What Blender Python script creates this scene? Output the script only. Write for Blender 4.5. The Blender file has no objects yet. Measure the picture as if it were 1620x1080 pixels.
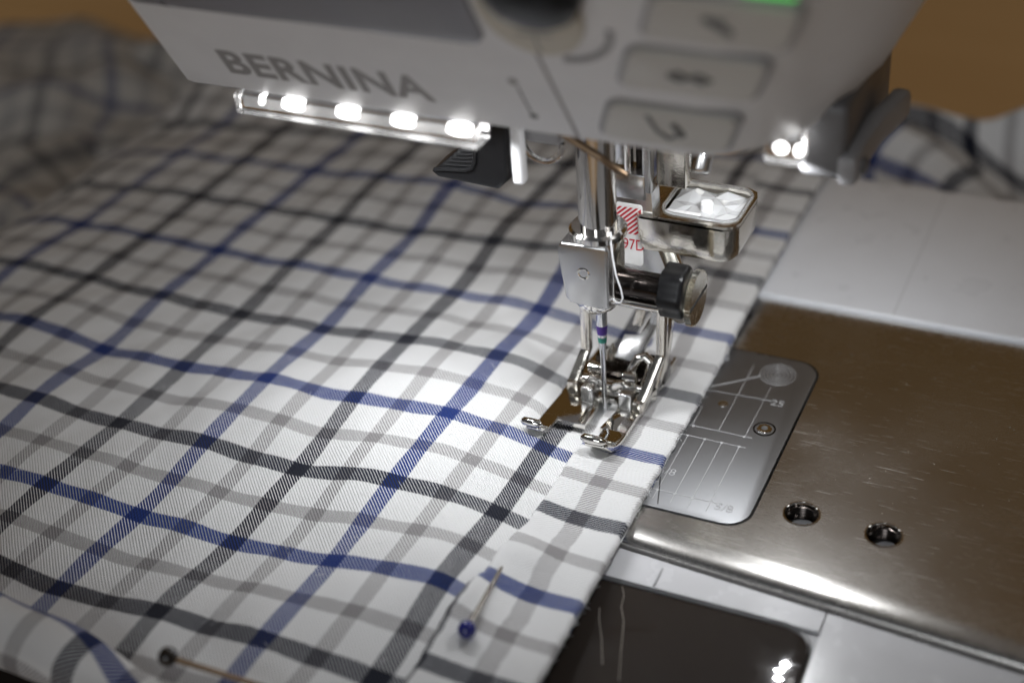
import bpy, bmesh, math, random
import numpy as np
from mathutils import Vector, Matrix

random.seed(7); np.random.seed(7)
S = 0.1                       # the code is written in millimetres; one Blender unit is a centimetre
sc = bpy.context.scene
col = sc.collection

# ------------------------------------------------------------------ camera
cam_d = bpy.data.cameras.new('camera')
cam = bpy.data.objects.new('camera', cam_d); col.objects.link(cam); sc.camera = cam
YAW, PITCH, ROLL = 0.47051885, 0.59956335, -0.07811818
CAM = Vector((86.339, -204.898, 170.083))
D = Vector((-math.sin(YAW)*math.cos(PITCH), math.cos(YAW)*math.cos(PITCH), -math.sin(PITCH)))
R0 = Vector((math.cos(YAW), math.sin(YAW), 0)); U0 = R0.cross(D)
RV = math.cos(ROLL)*R0 + math.sin(ROLL)*U0; UV_ = -math.sin(ROLL)*R0 + math.cos(ROLL)*U0
M = Matrix((RV, UV_, -D)).transposed().to_4x4(); M.translation = CAM*S
cam.matrix_world = M
cam_d.sensor_width = 23.5; cam_d.lens = 35.0; cam_d.sensor_fit = 'HORIZONTAL'
cam_d.clip_start = 0.1; cam_d.clip_end = 2000
cam_d.dof.use_dof = True
cam_d.dof.focus_distance = 264*S
cam_d.dof.aperture_fstop = 0.049          # f/4.9 at this scale (1 unit = 1 cm)
cam_d.dof.aperture_blades = 7

# ------------------------------------------------------------------ light of the room
w = bpy.data.worlds.new('World'); sc.world = w; w.use_nodes = True
wn = w.node_tree; bg = wn.nodes['Background']; bg.inputs[1].default_value = 1.0
# the room: a brown wall behind the machine, pale room in front of it
tc = wn.nodes.new('ShaderNodeTexCoord'); sx_ = wn.nodes.new('ShaderNodeSeparateXYZ'); mr = wn.nodes.new('ShaderNodeMapRange'); mx = wn.nodes.new('ShaderNodeMix')
mr.inputs[1].default_value = -.35; mr.inputs[2].default_value = .35; mr.interpolation_type = 'SMOOTHSTEP'; mx.data_type = 'RGBA'
wn.links.new(tc.outputs['Generated'], sx_.inputs[0]); wn.links.new(sx_.outputs[1], mr.inputs[0]); wn.links.new(mr.outputs[0], mx.inputs[0])
mx.inputs[6].default_value = (.050, .051, .054, 1); mx.inputs[7].default_value = (.064, .037, .013, 1); wn.links.new(mx.outputs[2], bg.inputs[0])

def area(name, loc, target, size, power, color, shape='DISK', spread=math.pi):
    l = bpy.data.lights.new(name, 'AREA'); l.shape = shape; l.size = size*S
    l.energy = power; l.color = color; l.spread = spread
    o = bpy.data.objects.new(name, l); col.objects.link(o)
    o.location = Vector(loc)*S
    o.rotation_euler = (Vector(target)-Vector(loc)).to_track_quat('-Z', 'Y').to_euler()
    return o
# unseen soft lamp added in front to light the face of the head
area('front_fill', (120, -1000, 420), (0, 0, 60), 420, 17500, (0.92, 0.96, 1.0))
area('overhead_fill', (100, 480, 1500), (0, 200, 0), 600, 16000, (1.0, 0.95, 0.88))  # unseen overhead lamp, added to brighten the table and cloth behind

sc.view_settings.view_transform = 'Standard'; sc.view_settings.look = 'None'
sc.view_settings.exposure = 0.22; sc.view_settings.gamma = 1.0
sc.view_settings.use_curve_mapping = False
sc.render.engine = 'CYCLES'
sc.cycles.max_bounces = 10; sc.cycles.transmission_bounces = 10; sc.cycles.glossy_bounces = 6
sc.cycles.caustics_reflective = True; sc.cycles.caustics_refractive = True
sc.cycles.sample_clamp_indirect = 6.0
sc.cycles.use_denoising = True

# ------------------------------------------------------------------ materials
def nodes_of(name):
    m = bpy.data.materials.new(name); m.use_nodes = True
    nt = m.node_tree; return m, nt, nt.nodes['Principled BSDF']
class NT:
    def __init__(s, nt): s.nt = nt
    def val(s, x): return x
    def m(s, op, a, b=None, c=None, clamp=False):
        n = s.nt.nodes.new('ShaderNodeMath'); n.operation = op; n.use_clamp = clamp
        for i, x in enumerate((a, b, c)):
            if x is None: continue
            if isinstance(x, (int, float)): n.inputs[i].default_value = x
            else: s.nt.links.new(x, n.inputs[i])
        return n.outputs[0]
    def mix(s, f, a, b):
        n = s.nt.nodes.new('ShaderNodeMix'); n.data_type = 'RGBA'
        for i, x in ((0, f), (6, a), (7, b)):
            if isinstance(x, (int, float)): n.inputs[i].default_value = x
            elif isinstance(x, tuple): n.inputs[i].default_value = (*x, 1)
            else: s.nt.links.new(x, n.inputs[i])
        return n.outputs[2]
    def noise(s, vec, scale, detail=3, rough=0.5):
        n = s.nt.nodes.new('ShaderNodeTexNoise'); n.inputs['Scale'].default_value = scale
        n.inputs['Detail'].default_value = detail; n.inputs['Roughness'].default_value = rough
        if vec is not None: s.nt.links.new(vec, n.inputs['Vector'])
        return n.outputs['Fac']
    def coord(s, which='Object'):
        return s.nt.nodes.new('ShaderNodeTexCoord').outputs[which]
    def mapping(s, vec, scale, rot=(0,0,0)):
        n = s.nt.nodes.new('ShaderNodeMapping'); n.inputs['Scale'].default_value = scale
        n.inputs['Rotation'].default_value = rot; s.nt.links.new(vec, n.inputs['Vector']); return n.outputs[0]
    def ramp(s, f, lo, hi, a=0.0, b=1.0):
        n = s.nt.nodes.new('ShaderNodeMapRange')
        n.inputs[1].default_value = lo; n.inputs[2].default_value = hi
        n.inputs[3].default_value = a; n.inputs[4].default_value = b
        s.nt.links.new(f, n.inputs[0]); return n.outputs[0]
    def bump(s, h, strength, dist, bsdf):
        n = s.nt.nodes.new('ShaderNodeBump'); n.inputs['Strength'].default_value = strength
        n.inputs['Distance'].default_value = dist; s.nt.links.new(h, n.inputs['Height'])
        s.nt.links.new(n.outputs[0], bsdf.inputs['Normal'])
    def link(s, a, b): s.nt.links.new(a, b)

def metal(name, c, rough, var=0.08, scale=6, bump=0.0, bscale=40):
    m, nt, b = nodes_of(name); t = NT(nt); b.inputs['Base Color'].default_value = (*c, 1)
    b.inputs['Metallic'].default_value = 1
    n = t.noise(t.coord(), scale, 4)
    t.link(t.ramp(n, .3, .7, max(0.01, rough-var), rough+var), b.inputs['Roughness'])
    if bump: t.bump(t.noise(t.coord(), bscale, 2), bump, 0.02, b)
    return m
def plastic(name, c, rough, var=0.05, scale=3, coat=0.0, bump=0.0, bscale=60, cvar=0.06, spec=0.5):
    m, nt, b = nodes_of(name); t = NT(nt)
    n = t.noise(t.coord(), scale, 4)
    t.link(t.mix(n, tuple(x*(1-cvar) for x in c), tuple(min(1, x*(1+cvar)) for x in c)), b.inputs['Base Color'])
    t.link(t.ramp(n, .3, .7, max(.02, rough-var), rough+var), b.inputs['Roughness'])
    b.inputs['Specular IOR Level'].default_value = spec; b.inputs['Coat Weight'].default_value = coat; b.inputs['Coat Roughness'].default_value = 0.08
    if bump: t.bump(t.noise(t.coord(), bscale, 2), bump, 0.01, b)
    return m
def glass(name, c=(1,1,1), rough=0.01, ior=1.49):
    m, nt, b = nodes_of(name); b.inputs['Base Color'].default_value = (*c, 1)
    b.inputs['Transmission Weight'].default_value = 1; b.inputs['Roughness'].default_value = rough
    b.inputs['IOR'].default_value = ior
    t = NT(nt); t.link(t.ramp(t.noise(t.coord(), 8, 2), 0, 1, rough*.5, rough*1.5), b.inputs['Roughness'])
    return m
def milky(name, trans, rough):
    m, nt, b = nodes_of(name); b.inputs['Base Color'].default_value = (.93, .94, .95, 1)
    b.inputs['Transmission Weight'].default_value = trans; b.inputs['IOR'].default_value = 1.5; b.inputs['Coat Weight'].default_value = .8; b.inputs['Coat Roughness'].default_value = .03
    t = NT(nt); t.link(t.ramp(t.noise(t.coord(), 5, 2), .2, .8, rough*.4, rough*1.6), b.inputs['Roughness'])
    return m
def emit(name, c, strength):
    m, nt, b = nodes_of(name); b.inputs['Base Color'].default_value = (*c, 1)
    b.inputs['Emission Color'].default_value = (*c, 1); b.inputs['Emission Strength'].default_value = strength
    return m

# brushed steel bed with wiped scratches
def steel_bed():
    m, nt, b = nodes_of('bed_steel'); t = NT(nt)
    b.inputs['Base Color'].default_value = (.60, .585, .56, 1); b.inputs['Metallic'].default_value = 1
    co = t.coord()
    fine = t.noise(t.mapping(co, (2.5, 60, 2), (0, 0, .15)), 3, 3)
    blot = t.noise(co, .6, 4)
    scr = t.noise(t.mapping(co, (1.2, 40, 1), (0, 0, -.5)), 1.6, 1)
    scr = t.ramp(scr, .70, .75, 0, 1)
    r = t.m('ADD', t.ramp(blot, .3, .7, .205, .255), t.m('MULTIPLY', fine, .07))
    t.link(t.m('ADD', r, t.m('MULTIPLY', scr, .18)), b.inputs['Roughness'])
    b.inputs['Anisotropic'].default_value = .35
    t.bump(t.m('ADD', t.m('MULTIPLY', fine, .35), t.m('MULTIPLY', scr, -.5)), .035, .02, b)
    return m
def satin_plate():
    m, nt, b = nodes_of('stitch_plate_satin'); t = NT(nt)
    b.inputs['Base Color'].default_value = (.30, .305, .315, 1); b.inputs['Metallic'].default_value = 1
    co = t.coord(); fine = t.noise(t.mapping(co, (2, 70, 2)), 4, 3)
    t.link(t.ramp(fine, .2, .8, .42, .50), b.inputs['Roughness'])
    t.bump(t.noise(co, 90, 2), .03, .01, b)
    return m

# woven check: every yarn has its colour, the twill decides which yarn lies on top
def check_cloth(name, fade=0.0, wales=29.0):
    m, nt, b = nodes_of(name); t = NT(nt)
    uv = t.coord('UV'); sp = nt.nodes.new('ShaderNodeSeparateXYZ'); t.link(uv, sp.inputs[0])
    wob = t.m('MULTIPLY', t.m('SUBTRACT', t.noise(uv, 26, 2), .5), .016)
    V0, H0 = sp.outputs[0], sp.outputs[1]
    V, H = t.m('ADD', V0, wob), t.m('ADD', H0, wob)
    WHITE, DARK, BLUE, GREY = (.86, .86, .86), (.008, .011, .028), (.004, .034, .215), (.37, .358, .362)
    if fade:                                                # washed-out reverse side
        DARK, BLUE = [tuple(c_*(1-fade)+f_*fade for c_, f_ in zip(c0, (.36, .35, .34))) for c0 in (DARK, BLUE)]
        WHITE = (.62, .60, .57)
    def dist(x, period, off):
        f = t.m('FRACT', t.m('ADD', t.m('DIVIDE', x, period), .5-off))
        return t.m('MULTIPLY', t.m('ABSOLUTE', t.m('SUBTRACT', f, .5)), period)
    def inside(d, half): return t.ramp(d, half-.006, half+.006, 1, 0)
    def yarn(x, hd, hb, hg):
        c = t.mix(inside(dist(x, 1.0, .5), hg), WHITE, GREY)
        c = t.mix(inside(dist(x, 2.0, .5), hb), c, BLUE)
        return t.mix(inside(dist(x, 2.0, .0), hd), c, DARK)
    warp = yarn(V, .092, .088, .078); weft = yarn(H, .084, .080, .070)
    tw = t.m('MULTIPLY', t.m('SUBTRACT', V0, H0), wales)
    tw = t.m('ADD', tw, t.m('MULTIPLY', t.noise(uv, 60, 2), .25))
    fr = t.m('FRACT', tw)
    tri = t.m('ABSOLUTE', t.m('SUBTRACT', fr, .5))          # 0 .. .5
    wv = t.m('MAXIMUM', inside(dist(V, 2.0, .0), .092), inside(dist(V, 2.0, .5), .088))
    wh = t.m('MAXIMUM', inside(dist(H, 2.0, .0), .084), inside(dist(H, 2.0, .5), .080))
    thr = t.m('ADD', .25, t.m('MULTIPLY', t.m('SUBTRACT', wh, wv), .075))   # the coloured yarn is the fuller one
    on_top = t.m('MULTIPLY_ADD', t.m('SUBTRACT', tri, thr), 16.0, .5, clamp=True)
    def over(top, under):                                   # the yarn underneath shows through a little
        n = nt.nodes.new('ShaderNodeMix'); n.data_type = 'RGBA'; n.blend_type = 'MULTIPLY'; n.inputs[0].default_value = .34
        t.link(top, n.inputs[6]); t.link(under, n.inputs[7]); return n.outputs[2]
    c = t.mix(on_top, over(weft, warp), over(warp, weft))
    slub = t.noise(t.mapping(uv, (9, 140, 1)), 3, 2)
    mul = nt.nodes.new('ShaderNodeMix'); mul.data_type = 'RGBA'; mul.blend_type = 'MULTIPLY'; mul.inputs[0].default_value = 1
    t.link(c, mul.inputs[6]); t.link(t.mix(slub, (.88, .88, .88), (1, 1, 1)), mul.inputs[7])
    t.link(mul.outputs[2], b.inputs['Base Color'])
    b.inputs['Roughness'].default_value = .82
    b.inputs['Sheen Weight'].default_value = .12; b.inputs['Sheen Roughness'].default_value = .5
    b.inputs['Specular IOR Level'].default_value = .25
    wave = t.m('SINE', t.m('MULTIPLY', tw, 2*math.pi))
    yarnw = t.m('SINE', t.m('MULTIPLY', H0, 2*math.pi*68))
    h = t.m('ADD', wave, t.m('MULTIPLY', yarnw, .35))
    h = t.m('ADD', h, t.m('MULTIPLY', slub, .5))
    t.bump(h, .75, .011, b)
    return m
def wood():
    m, nt, b = nodes_of('table_wood'); t = NT(nt); co = t.coord()
    g = t.noise(t.mapping(co, (.05, .9, 1), (0, 0, .4)), 1.2, 5)
    t.link(t.mix(g, (.66, .41, .18), (.80, .53, .26)), b.inputs['Base Color'])
    b.inputs['Roughness'].default_value = .5
    return m

MAT = dict(
    bed=steel_bed(), plate=satin_plate(), cloth=check_cloth('check_cloth'), reverse=check_cloth('check_cloth_reverse', .45), wood=wood(),
    chrome=metal('chrome', (.80, .78, .75), .09, .04), nickel=metal('cast_nickel', (.74, .70, .63), .17, .06, 5, .10, 26),
    satin=metal('satin_steel', (.60, .60, .60), .26, .004, 3), brass=metal('nickelled_knurl', (.68, .65, .57), .24, .05),
    mirror=metal('foot_chrome', (.77, .75, .71), .06, .03, 4, .03, 12),
    needle=metal('needle_steel', (.72, .73, .75), .14, .04),
    engr=plastic('engraved_line', (.42, .42, .43), .35), dark_engr=plastic('dark_engraving', (.05, .05, .05), .5),
    white=plastic('warm_white_plastic', (.68, .685, .695), .42, .05, 2, 0, .05, 50),
    rear=plastic('silver_plastic', (.72, .735, .77), .30, .04, 1.2, 0, .04, 60),
    front=plastic('pale_front_plastic', (.60, .60, .615), .25, .05, 2),
    door=plastic('smoked_door', (.030, .024, .020), .035, .015, 4),
    black=plastic('black_plastic', (.005, .005, .0055), .34, .05, 14, 0, .10, 40, spec=.28),
    blackm=metal('black_oxide', (.06, .052, .048), .22, .06),
    dgrey=plastic('dark_grey_plastic', (.13, .13, .135), .42), lgrey=plastic('lever_grey', (.30, .30, .31), .42),
    window=plastic('grey_window', (.19, .19, .21), .3, .03, 2, .2),
    letter=plastic('letter_grey', (.27, .262, .258), .5), button=plastic('button_cream', (.52, .51, .475), .4),
    icon=plastic('icon_grey', (.15, .15, .15), .5), beige=plastic('beige_ring', (.50, .47, .39), .45),
    clear=glass('clear_lens'), crystal=milky('crystal_lens', .9, .12),
    sparkle=milky('faceted_crystal', .45, .07),
    frost=plastic('frosted_white', (.90, .90, .90), .22, .1, 6, .3),
    label=plastic('label_white', (.80, .80, .79), .45), red=plastic('label_red', (.50, .02, .035), .5),
    violet=plastic('violet_paint', (.06, .015, .24), .4), green=plastic('green_paint', (.02, .22, .17), .4),
    bluehead=plastic('blue_glass_head', (.012, .016, .16), .2, coat=.5), darkhead=plastic('dark_glass_head', (.012, .008, .006), .25, coat=.4),
    yellowhead=plastic('yellow_glass_head', (.40, .33, .03), .4),
    pin=metal('pin_steel', (.76, .74, .70), .16), wire=metal('bronze_wire', (.16, .11, .07), .35),
    thread=plastic('white_thread', (.80, .80, .82), .7), lint=plastic('lint', (.40, .36, .31), .8),
    body=plastic('arm_plastic', (.60, .60, .60), .45), cavity=plastic('dark_cavity', (.012, .012, .012), .6),
    led=emit('led_white', (1, .99, .98), 4.0), greenled=emit('green_indicator', (.12, 1, .16), .45),
    reflector=plastic('reflector_white', (.75, .74, .73), .25),
)

# ------------------------------------------------------------------ mesh helpers (millimetres)
def link_mesh(name, bm, mat, parent=None, smooth=True, angle=35):
    bmesh.ops.recalc_face_normals(bm, faces=bm.faces[:])
    me = bpy.data.meshes.new(name); bm.to_mesh(me); bm.free()
    me.transform(Matrix.Diagonal((S, S, S, 1)))
    o = bpy.data.objects.new(name, me); col.objects.link(o)
    me.materials.append(MAT[mat] if isinstance(mat, str) else mat)
    if smooth:
        me.polygons.foreach_set('use_smooth', [True]*len(me.polygons))
        try: me.set_sharp_from_angle(angle=math.radians(angle))
        except Exception: pass
    if parent is not None:
        r = parent
        base = Vector((0, 0, 0))
        while r is not None: base += r.location; r = r.parent
        me.transform(Matrix.Translation(-base)); o.parent = parent
    return o
def tag(o, label=None, cat=None, group=None, kind=None):
    for k, v in (('label', label), ('category', cat), ('group', group), ('kind', kind)):
        if v: o[k] = v
    return o
def thing(name, loc, label, cat, group=None):
    o = bpy.data.objects.new(name, None); col.objects.link(o); o.location = Vector(loc)*S
    o.empty_display_size = .2
    return tag(o, label, cat, group)
def bevel_all(bm, w, seg=2, ang=None):
    es = [e for e in bm.edges if ang is None or (len(e.link_faces) == 2 and e.calc_face_angle(0) > ang)]
    if w > 0 and es: bmesh.ops.bevel(bm, geom=es, offset=w, segments=seg, profile=.5, affect='EDGES', clamp_overlap=True)
def box(x0, x1, y0, y1, z0, z1, bev=0, seg=2, rot=None, bm=None):
    b = bmesh.new(); bmesh.ops.create_cube(b, size=1)
    c = Vector(((x0+x1)/2, (y0+y1)/2, (z0+z1)/2))
    for v in b.verts: v.co = Vector((v.co.x*(x1-x0), v.co.y*(y1-y0), v.co.z*(z1-z0)))
    bevel_all(b, bev, seg)
    if rot: bmesh.ops.transform(b, matrix=rot, verts=b.verts)
    bmesh.ops.translate(b, vec=c, verts=b.verts)
    return merge(bm, b)
def merge(bm, b):
    if bm is None: return b
    me = bpy.data.meshes.new('tmp'); b.to_mesh(me); bm.from_mesh(me); bpy.data.meshes.remove(me); b.free(); return bm
def frame_from(axis):
    a = Vector(axis).normalized(); t = Vector((0, 0, 1)) if abs(a.z) < .9 else Vector((1, 0, 0))
    x = t.cross(a).normalized(); y = a.cross(x); return Matrix((x, y, a)).transposed()
def lathe(profile, origin=(0,0,0), axis=(0,0,1), n=32, bm=None, caps=True):
    """profile: (radius, height) pairs along the axis"""
    b = bmesh.new(); F = frame_from(axis); o = Vector(origin); rings = []
    for r, h in profile:
        rings.append([b.verts.new(o + F @ Vector((r*math.cos(2*math.pi*k/n), r*math.sin(2*math.pi*k/n), h))) for k in range(n)])
    for a, c in zip(rings, rings[1:]):
        for k in range(n): b.faces.new((a[k], a[(k+1) % n], c[(k+1) % n], c[k]))
    if caps:
        b.faces.new(rings[0]); b.faces.new(rings[-1])
    return merge(bm, b)
def tube(path, r, n=12, bm=None, sx=1.0, up=None, caps=True):
    """tube through points; r a number or one per point; sx flattens the section"""
    b = bmesh.new(); P = [Vector(p) for p in path]; m = len(P)
    rr = [r]*m if isinstance(r, (int, float)) else r; rings = []
    prev = None
    for i, p in enumerate(P):
        t = (P[min(i+1, m-1)]-P[max(i-1, 0)]).normalized()
        if prev is None:
            ref = Vector(up) if up else (Vector((0, 0, 1)) if abs(t.z) < .9 else Vector((0, 1, 0)))
            x = ref.cross(t).normalized()
        else:
            x = (prev - t*prev.dot(t)).normalized()
        prev = x; y = t.cross(x)
        rings.append([b.verts.new(p + x*(rr[i]*sx*math.cos(2*math.pi*k/n)) + y*(rr[i]*math.sin(2*math.pi*k/n))) for k in range(n)])
    for a, c in zip(rings, rings[1:]):
        for k in range(n): b.faces.new((a[k], a[(k+1) % n], c[(k+1) % n], c[k]))
    if caps: b.faces.new(rings[0]); b.faces.new(rings[-1])
    return merge(bm, b)
def bar(path, wx, wz, bev=.3, up=(1,0,0), bm=None):
    """rectangular bar through points; wx is the width along 'up', wz the other thickness"""
    b = bmesh.new(); P = [Vector(p) for p in path]; m = len(P); rings = []
    u = Vector(up).normalized()
    for i, p in enumerate(P):
        t = (P[min(i+1, m-1)]-P[max(i-1, 0)]).normalized()
        x = (u - t*u.dot(t)).normalized(); y = t.cross(x)
        rings.append([b.verts.new(p + x*(wx/2*sx_) + y*(wz/2*sy_)) for sx_, sy_ in ((-1,-1),(1,-1),(1,1),(-1,1))])
    for a, c in zip(rings, rings[1:]):
        for k in range(4): b.faces.new((a[k], a[(k+1) % 4], c[(k+1) % 4], c[k]))
    b.faces.new(rings[0]); b.faces.new(rings[-1])
    bmesh.ops.recalc_face_normals(b, faces=b.faces[:])
    bevel_all(b, bev, 2, .5)
    return merge(bm, b)
def prism(poly, z0, z1, bev=0, seg=2, F=None, origin=(0,0,0), bm=None):
    """outline (a,b) extruded from z0 to z1 in the frame F (columns: a, b, normal)"""
    b = bmesh.new(); F = F or Matrix.Identity(3); o = Vector(origin)
    lo = [b.verts.new(o + F @ Vector((x, y, z0))) for x, y in poly]
    hi = [b.verts.new(o + F @ Vector((x, y, z1))) for x, y in poly]
    b.faces.new(lo); b.faces.new(hi); n = len(poly)
    for k in range(n): b.faces.new((lo[k], lo[(k+1) % n], hi[(k+1) % n], hi[k]))
    bmesh.ops.recalc_face_normals(b, faces=b.faces[:])
    if bev:
        top = set(hi); es = [e for e in b.edges if e.verts[0] in top and e.verts[1] in top]
        bmesh.ops.bevel(b, geom=es, offset=bev, segments=seg, profile=.5, affect='EDGES', clamp_overlap=True)
    return merge(bm, b)
def rrect(x0, x1, y0, y1, r, n=6, shear=0.0):
    P = []
    for cx, cy, a0 in ((x1-r, y1-r, 0), (x0+r, y1-r, 90), (x0+r, y0+r, 180), (x1-r, y0+r, 270)):
        for k in range(n+1):
            a = math.radians(a0+90*k/n); P.append((cx+r*math.cos(a), cy+r*math.sin(a)))
    ym = (y0+y1)/2
    return [(x+shear*(y-ym), y) for x, y in P]
def filled(outer, holes, z0, z1):
    """plate with openings"""
    b = bmesh.new(); es = []
    for loop in [outer]+holes:
        vs = [b.verts.new((x, y, z1)) for x, y in loop]
        es += [b.edges.new((vs[k], vs[(k+1) % len(vs)])) for k in range(len(vs))]
    bmesh.ops.triangle_fill(b, edges=es, use_beauty=True)
    g = bmesh.ops.extrude_face_region(b, geom=b.faces[:])
    bmesh.ops.translate(b, vec=(0, 0, z0-z1), verts=[v for v in g['geom'] if isinstance(v, bmesh.types.BMVert)])
    return b
def circle(cx, cy, r, n=28): return [(cx+r*math.cos(2*math.pi*k/n), cy+r*math.sin(2*math.pi*k/n)) for k in range(n)]
def text_bm(s, size, F, origin, depth=.15, bold=0.0, xs=1.0, shear=0.0, spacing=1.0):
    cu = bpy.data.curves.new('t', 'FONT'); cu.body = s; cu.size = size; cu.extrude = depth/2; cu.offset = bold; cu.space_character = spacing
    o = bpy.data.objects.new('t', cu); col.objects.link(o)
    me = bpy.data.meshes.new_from_object(o.evaluated_get(bpy.context.evaluated_depsgraph_get()))
    b = bmesh.new(); b.from_mesh(me)
    bpy.data.objects.remove(o); bpy.data.curves.remove(cu); bpy.data.meshes.remove(me)
    for v in b.verts:
        x, y, z = v.co; v.co = Vector(origin) + F @ Vector((x*xs+shear*y, y, z))
    return b
I3 = Matrix.Identity(3)

# ------------------------------------------------------------------ the table
tb = bmesh.new()
bmesh.ops.create_grid(tb, x_segments=8, y_segments=8, size=1500)
bmesh.ops.translate(tb, vec=(0, 300, -72), verts=tb.verts)
tag(link_mesh('table_top', tb, 'wood'), 'orange brown wooden table top behind the sewing machine', None, None, 'structure')

# ------------------------------------------------------------------ the sewing machine
mach = thing('sewing_machine', (0, 0, -72), 'white and steel sewing machine with a lit lamp strip, its needle over checked cloth', 'sewing machine')

# bed of polished steel, with the opening for the stitch plate and two screw holes
def front_y(x): return -28.9-.077*(x-14.5)
RB, RD = 4.6, 1.7
HOLES = [(40.4, -13.4), (54.2, -13.9)]
outer = [(-120, front_y(-120)+RB), (130, front_y(130)+RB), (130, 47.6), (-120, 47.6)]
plate_open = rrect(-33.3, 33.0, -20.7, 28.9, 4.6, 7)
b = filled(outer, [plate_open]+[circle(x, y, 2.95) for x, y in HOLES], -3, 0)
bed = link_mesh('bed_plate', b, 'bed', mach)
b = bmesh.new(); pr_ = None                               # rolled front edge
for k in range(22):
    a = math.pi/2*min(k, 16)/16; dy, dz = RB*math.sin(a), RD*(1-math.cos(a))+(.45*(k-16) if k > 16 else 0)
    row = [b.verts.new((x, front_y(x)+RB-dy, -dz)) for x in (-120, -40, 14.5, 40, 70, 130)]
    if pr_:
        for i in range(5): b.faces.new((pr_[i], pr_[i+1], row[i+1], row[i]))
    pr_ = row
link_mesh('front_lip', b, 'bed', mach, True, 80)
for x, y in HOLES:
    link_mesh('hole_rim', lathe([(3.2, .01), (3.1, .12), (2.9, .11), (2.72, -.25), (2.66, -.7)], (x, y, 0), n=36, caps=False), 'chrome', bed)
    link_mesh('threaded_hole', lathe([(2.66, -.7)]+[(2.45+.22*(k % 2), -.8-.32*k) for k in range(14)], (x, y, 0), n=32, caps=False), 'blackm', bed)
    link_mesh('hole_bottom', lathe([(2.8, -5.3), (2.8, -5.0)], (x, y, 0), n=20), 'cavity', bed)
b = box(-32.9, 32.6, -20.3, 28.5, -4.2, -3.4); link_mesh('plate_recess', b, 'cavity', mach)

# stitch plate and its engraving
b = prism(rrect(-33.0, 32.6, -20.3, 28.5, 4.3, 8), -2.2, .18, .16, 2)
plate = link_mesh('stitch_plate', b, 'plate', mach)
ZP = .19
def eline(x0, y0, x1, y1, w, mat='engr', name='guide_line'):
    p, q = Vector((x0, y0)), Vector((x1, y1)); n = (q-p).normalized(); s = Vector((-n.y, n.x))*w/2
    b = prism([tuple(p-s), tuple(q-s), tuple(q+s), tuple(p+s)], ZP, ZP+.05)
    return link_mesh(name, b, mat, plate, False)
for x in (15.9, 19.05, 22.2, 25.4): eline(x, -18.4, x, -.2, .13)
eline(13.6, -15.9, 27.0, -15.9, .13); eline(14, 0, 26.6, 0, .13); eline(14, 3.0, 26.8, 3.0, .13)
eline(15.6, 3.2, 15.6, 9, .11); eline(20.6, 3.2, 20.6, 24.5, .11); eline(25.5, 3.2, 25.6, 18.7, .11)
eline(15.0, 14.2, 26.9, 14.7, .14); eline(13.5, 14.0, 22.8, 21.5, .26)
eline(17.2, -19.4, 15.2, -12.5, .2, 'dark_engr')
for x in (15.9, 19.05, 22.2, 25.4):                      # punched crossings
    for y in ((-15.9, 0, 3.0) if x in (15.9, 25.4) else (-15.9, 0)):
        link_mesh('punch_mark', lathe([(.32, ZP), (.2, ZP+.07)], (x, y, 0), n=8), 'engr', plate)
for i, r in enumerate((.55, 1.25, 1.95, 2.65, 3.3)):
    b = lathe([(r-.06, ZP), (r, ZP+.05), (r+.06, ZP)], (25.7, 23.0, 0), n=40, caps=False)
    link_mesh('turned_ring', b, 'engr', plate)
for s, x, y, a in (('25', 13.2, 24.2, 0), ('25', 26.9, 13.6, 0), ('5/8', 14.2, -11.6, 0), ('5/8', 26.4, -17.4, 0)):
    F = Matrix.Rotation(math.radians(a), 3, 'Z')
    link_mesh('engraved_number', text_bm(s, 2.5, F, (x, y, ZP+.03), .05, .0), 'engr', plate, False)
b = lathe([(2.05, .0), (2.05, .21), (1.75, .25), (1.7, -.1), (0.01, -.15)], (28.1, 6.3, 0), n=28, caps=False)
sk = link_mesh('screw_well', b, 'blackm', plate)
b = lathe([(1.35, .1), (1.35, .28), (1.15, .42), (.62, .42), (.55, .1), (.01, .08)], (28.1, 6.3, 0), n=6*5, caps=False)
link_mesh('screw', b, 'chrome', plate)
link_mesh('rivet', lathe([(1.0, .18), (.95, .26), (.7, .22), (.45, .3), (.01, .32)], (18.9, 11, 0), n=20, caps=False), 'satin', plate)

# silver rear cover with two seam grooves
def slab_grid(x0, x1, y0, y1, zf, nx, ny, skirt):
    b = bmesh.new(); g = [[b.verts.new((x0+(x1-x0)*i/nx, y0+(y1-y0)*j/ny, zf(x0+(x1-x0)*i/nx, y0+(y1-y0)*j/ny))) for i in range(nx+1)] for j in range(ny+1)]
    for j in range(ny):
        for i in range(nx): b.faces.new((g[j][i], g[j][i+1], g[j+1][i+1], g[j+1][i]))
    return b
b = box(-118, 130, 47.9, 100.6, -20, 1.1, .7, 3); rc = link_mesh('rear_cover', b, 'rear', mach)
b = box(41.4, 41.5, 48.5, 100, 1.095, 1.108); link_mesh('moulding_line', b, 'lgrey', rc)
b = box(21.0, 21.22, 49, 99.6, 1.095, 1.115); link_mesh('moulding_line', b, 'rear', rc)
b = box(26.2, 26.35, 49, 99.6, 1.095, 1.112); link_mesh('moulding_line', b, 'rear', rc)

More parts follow.
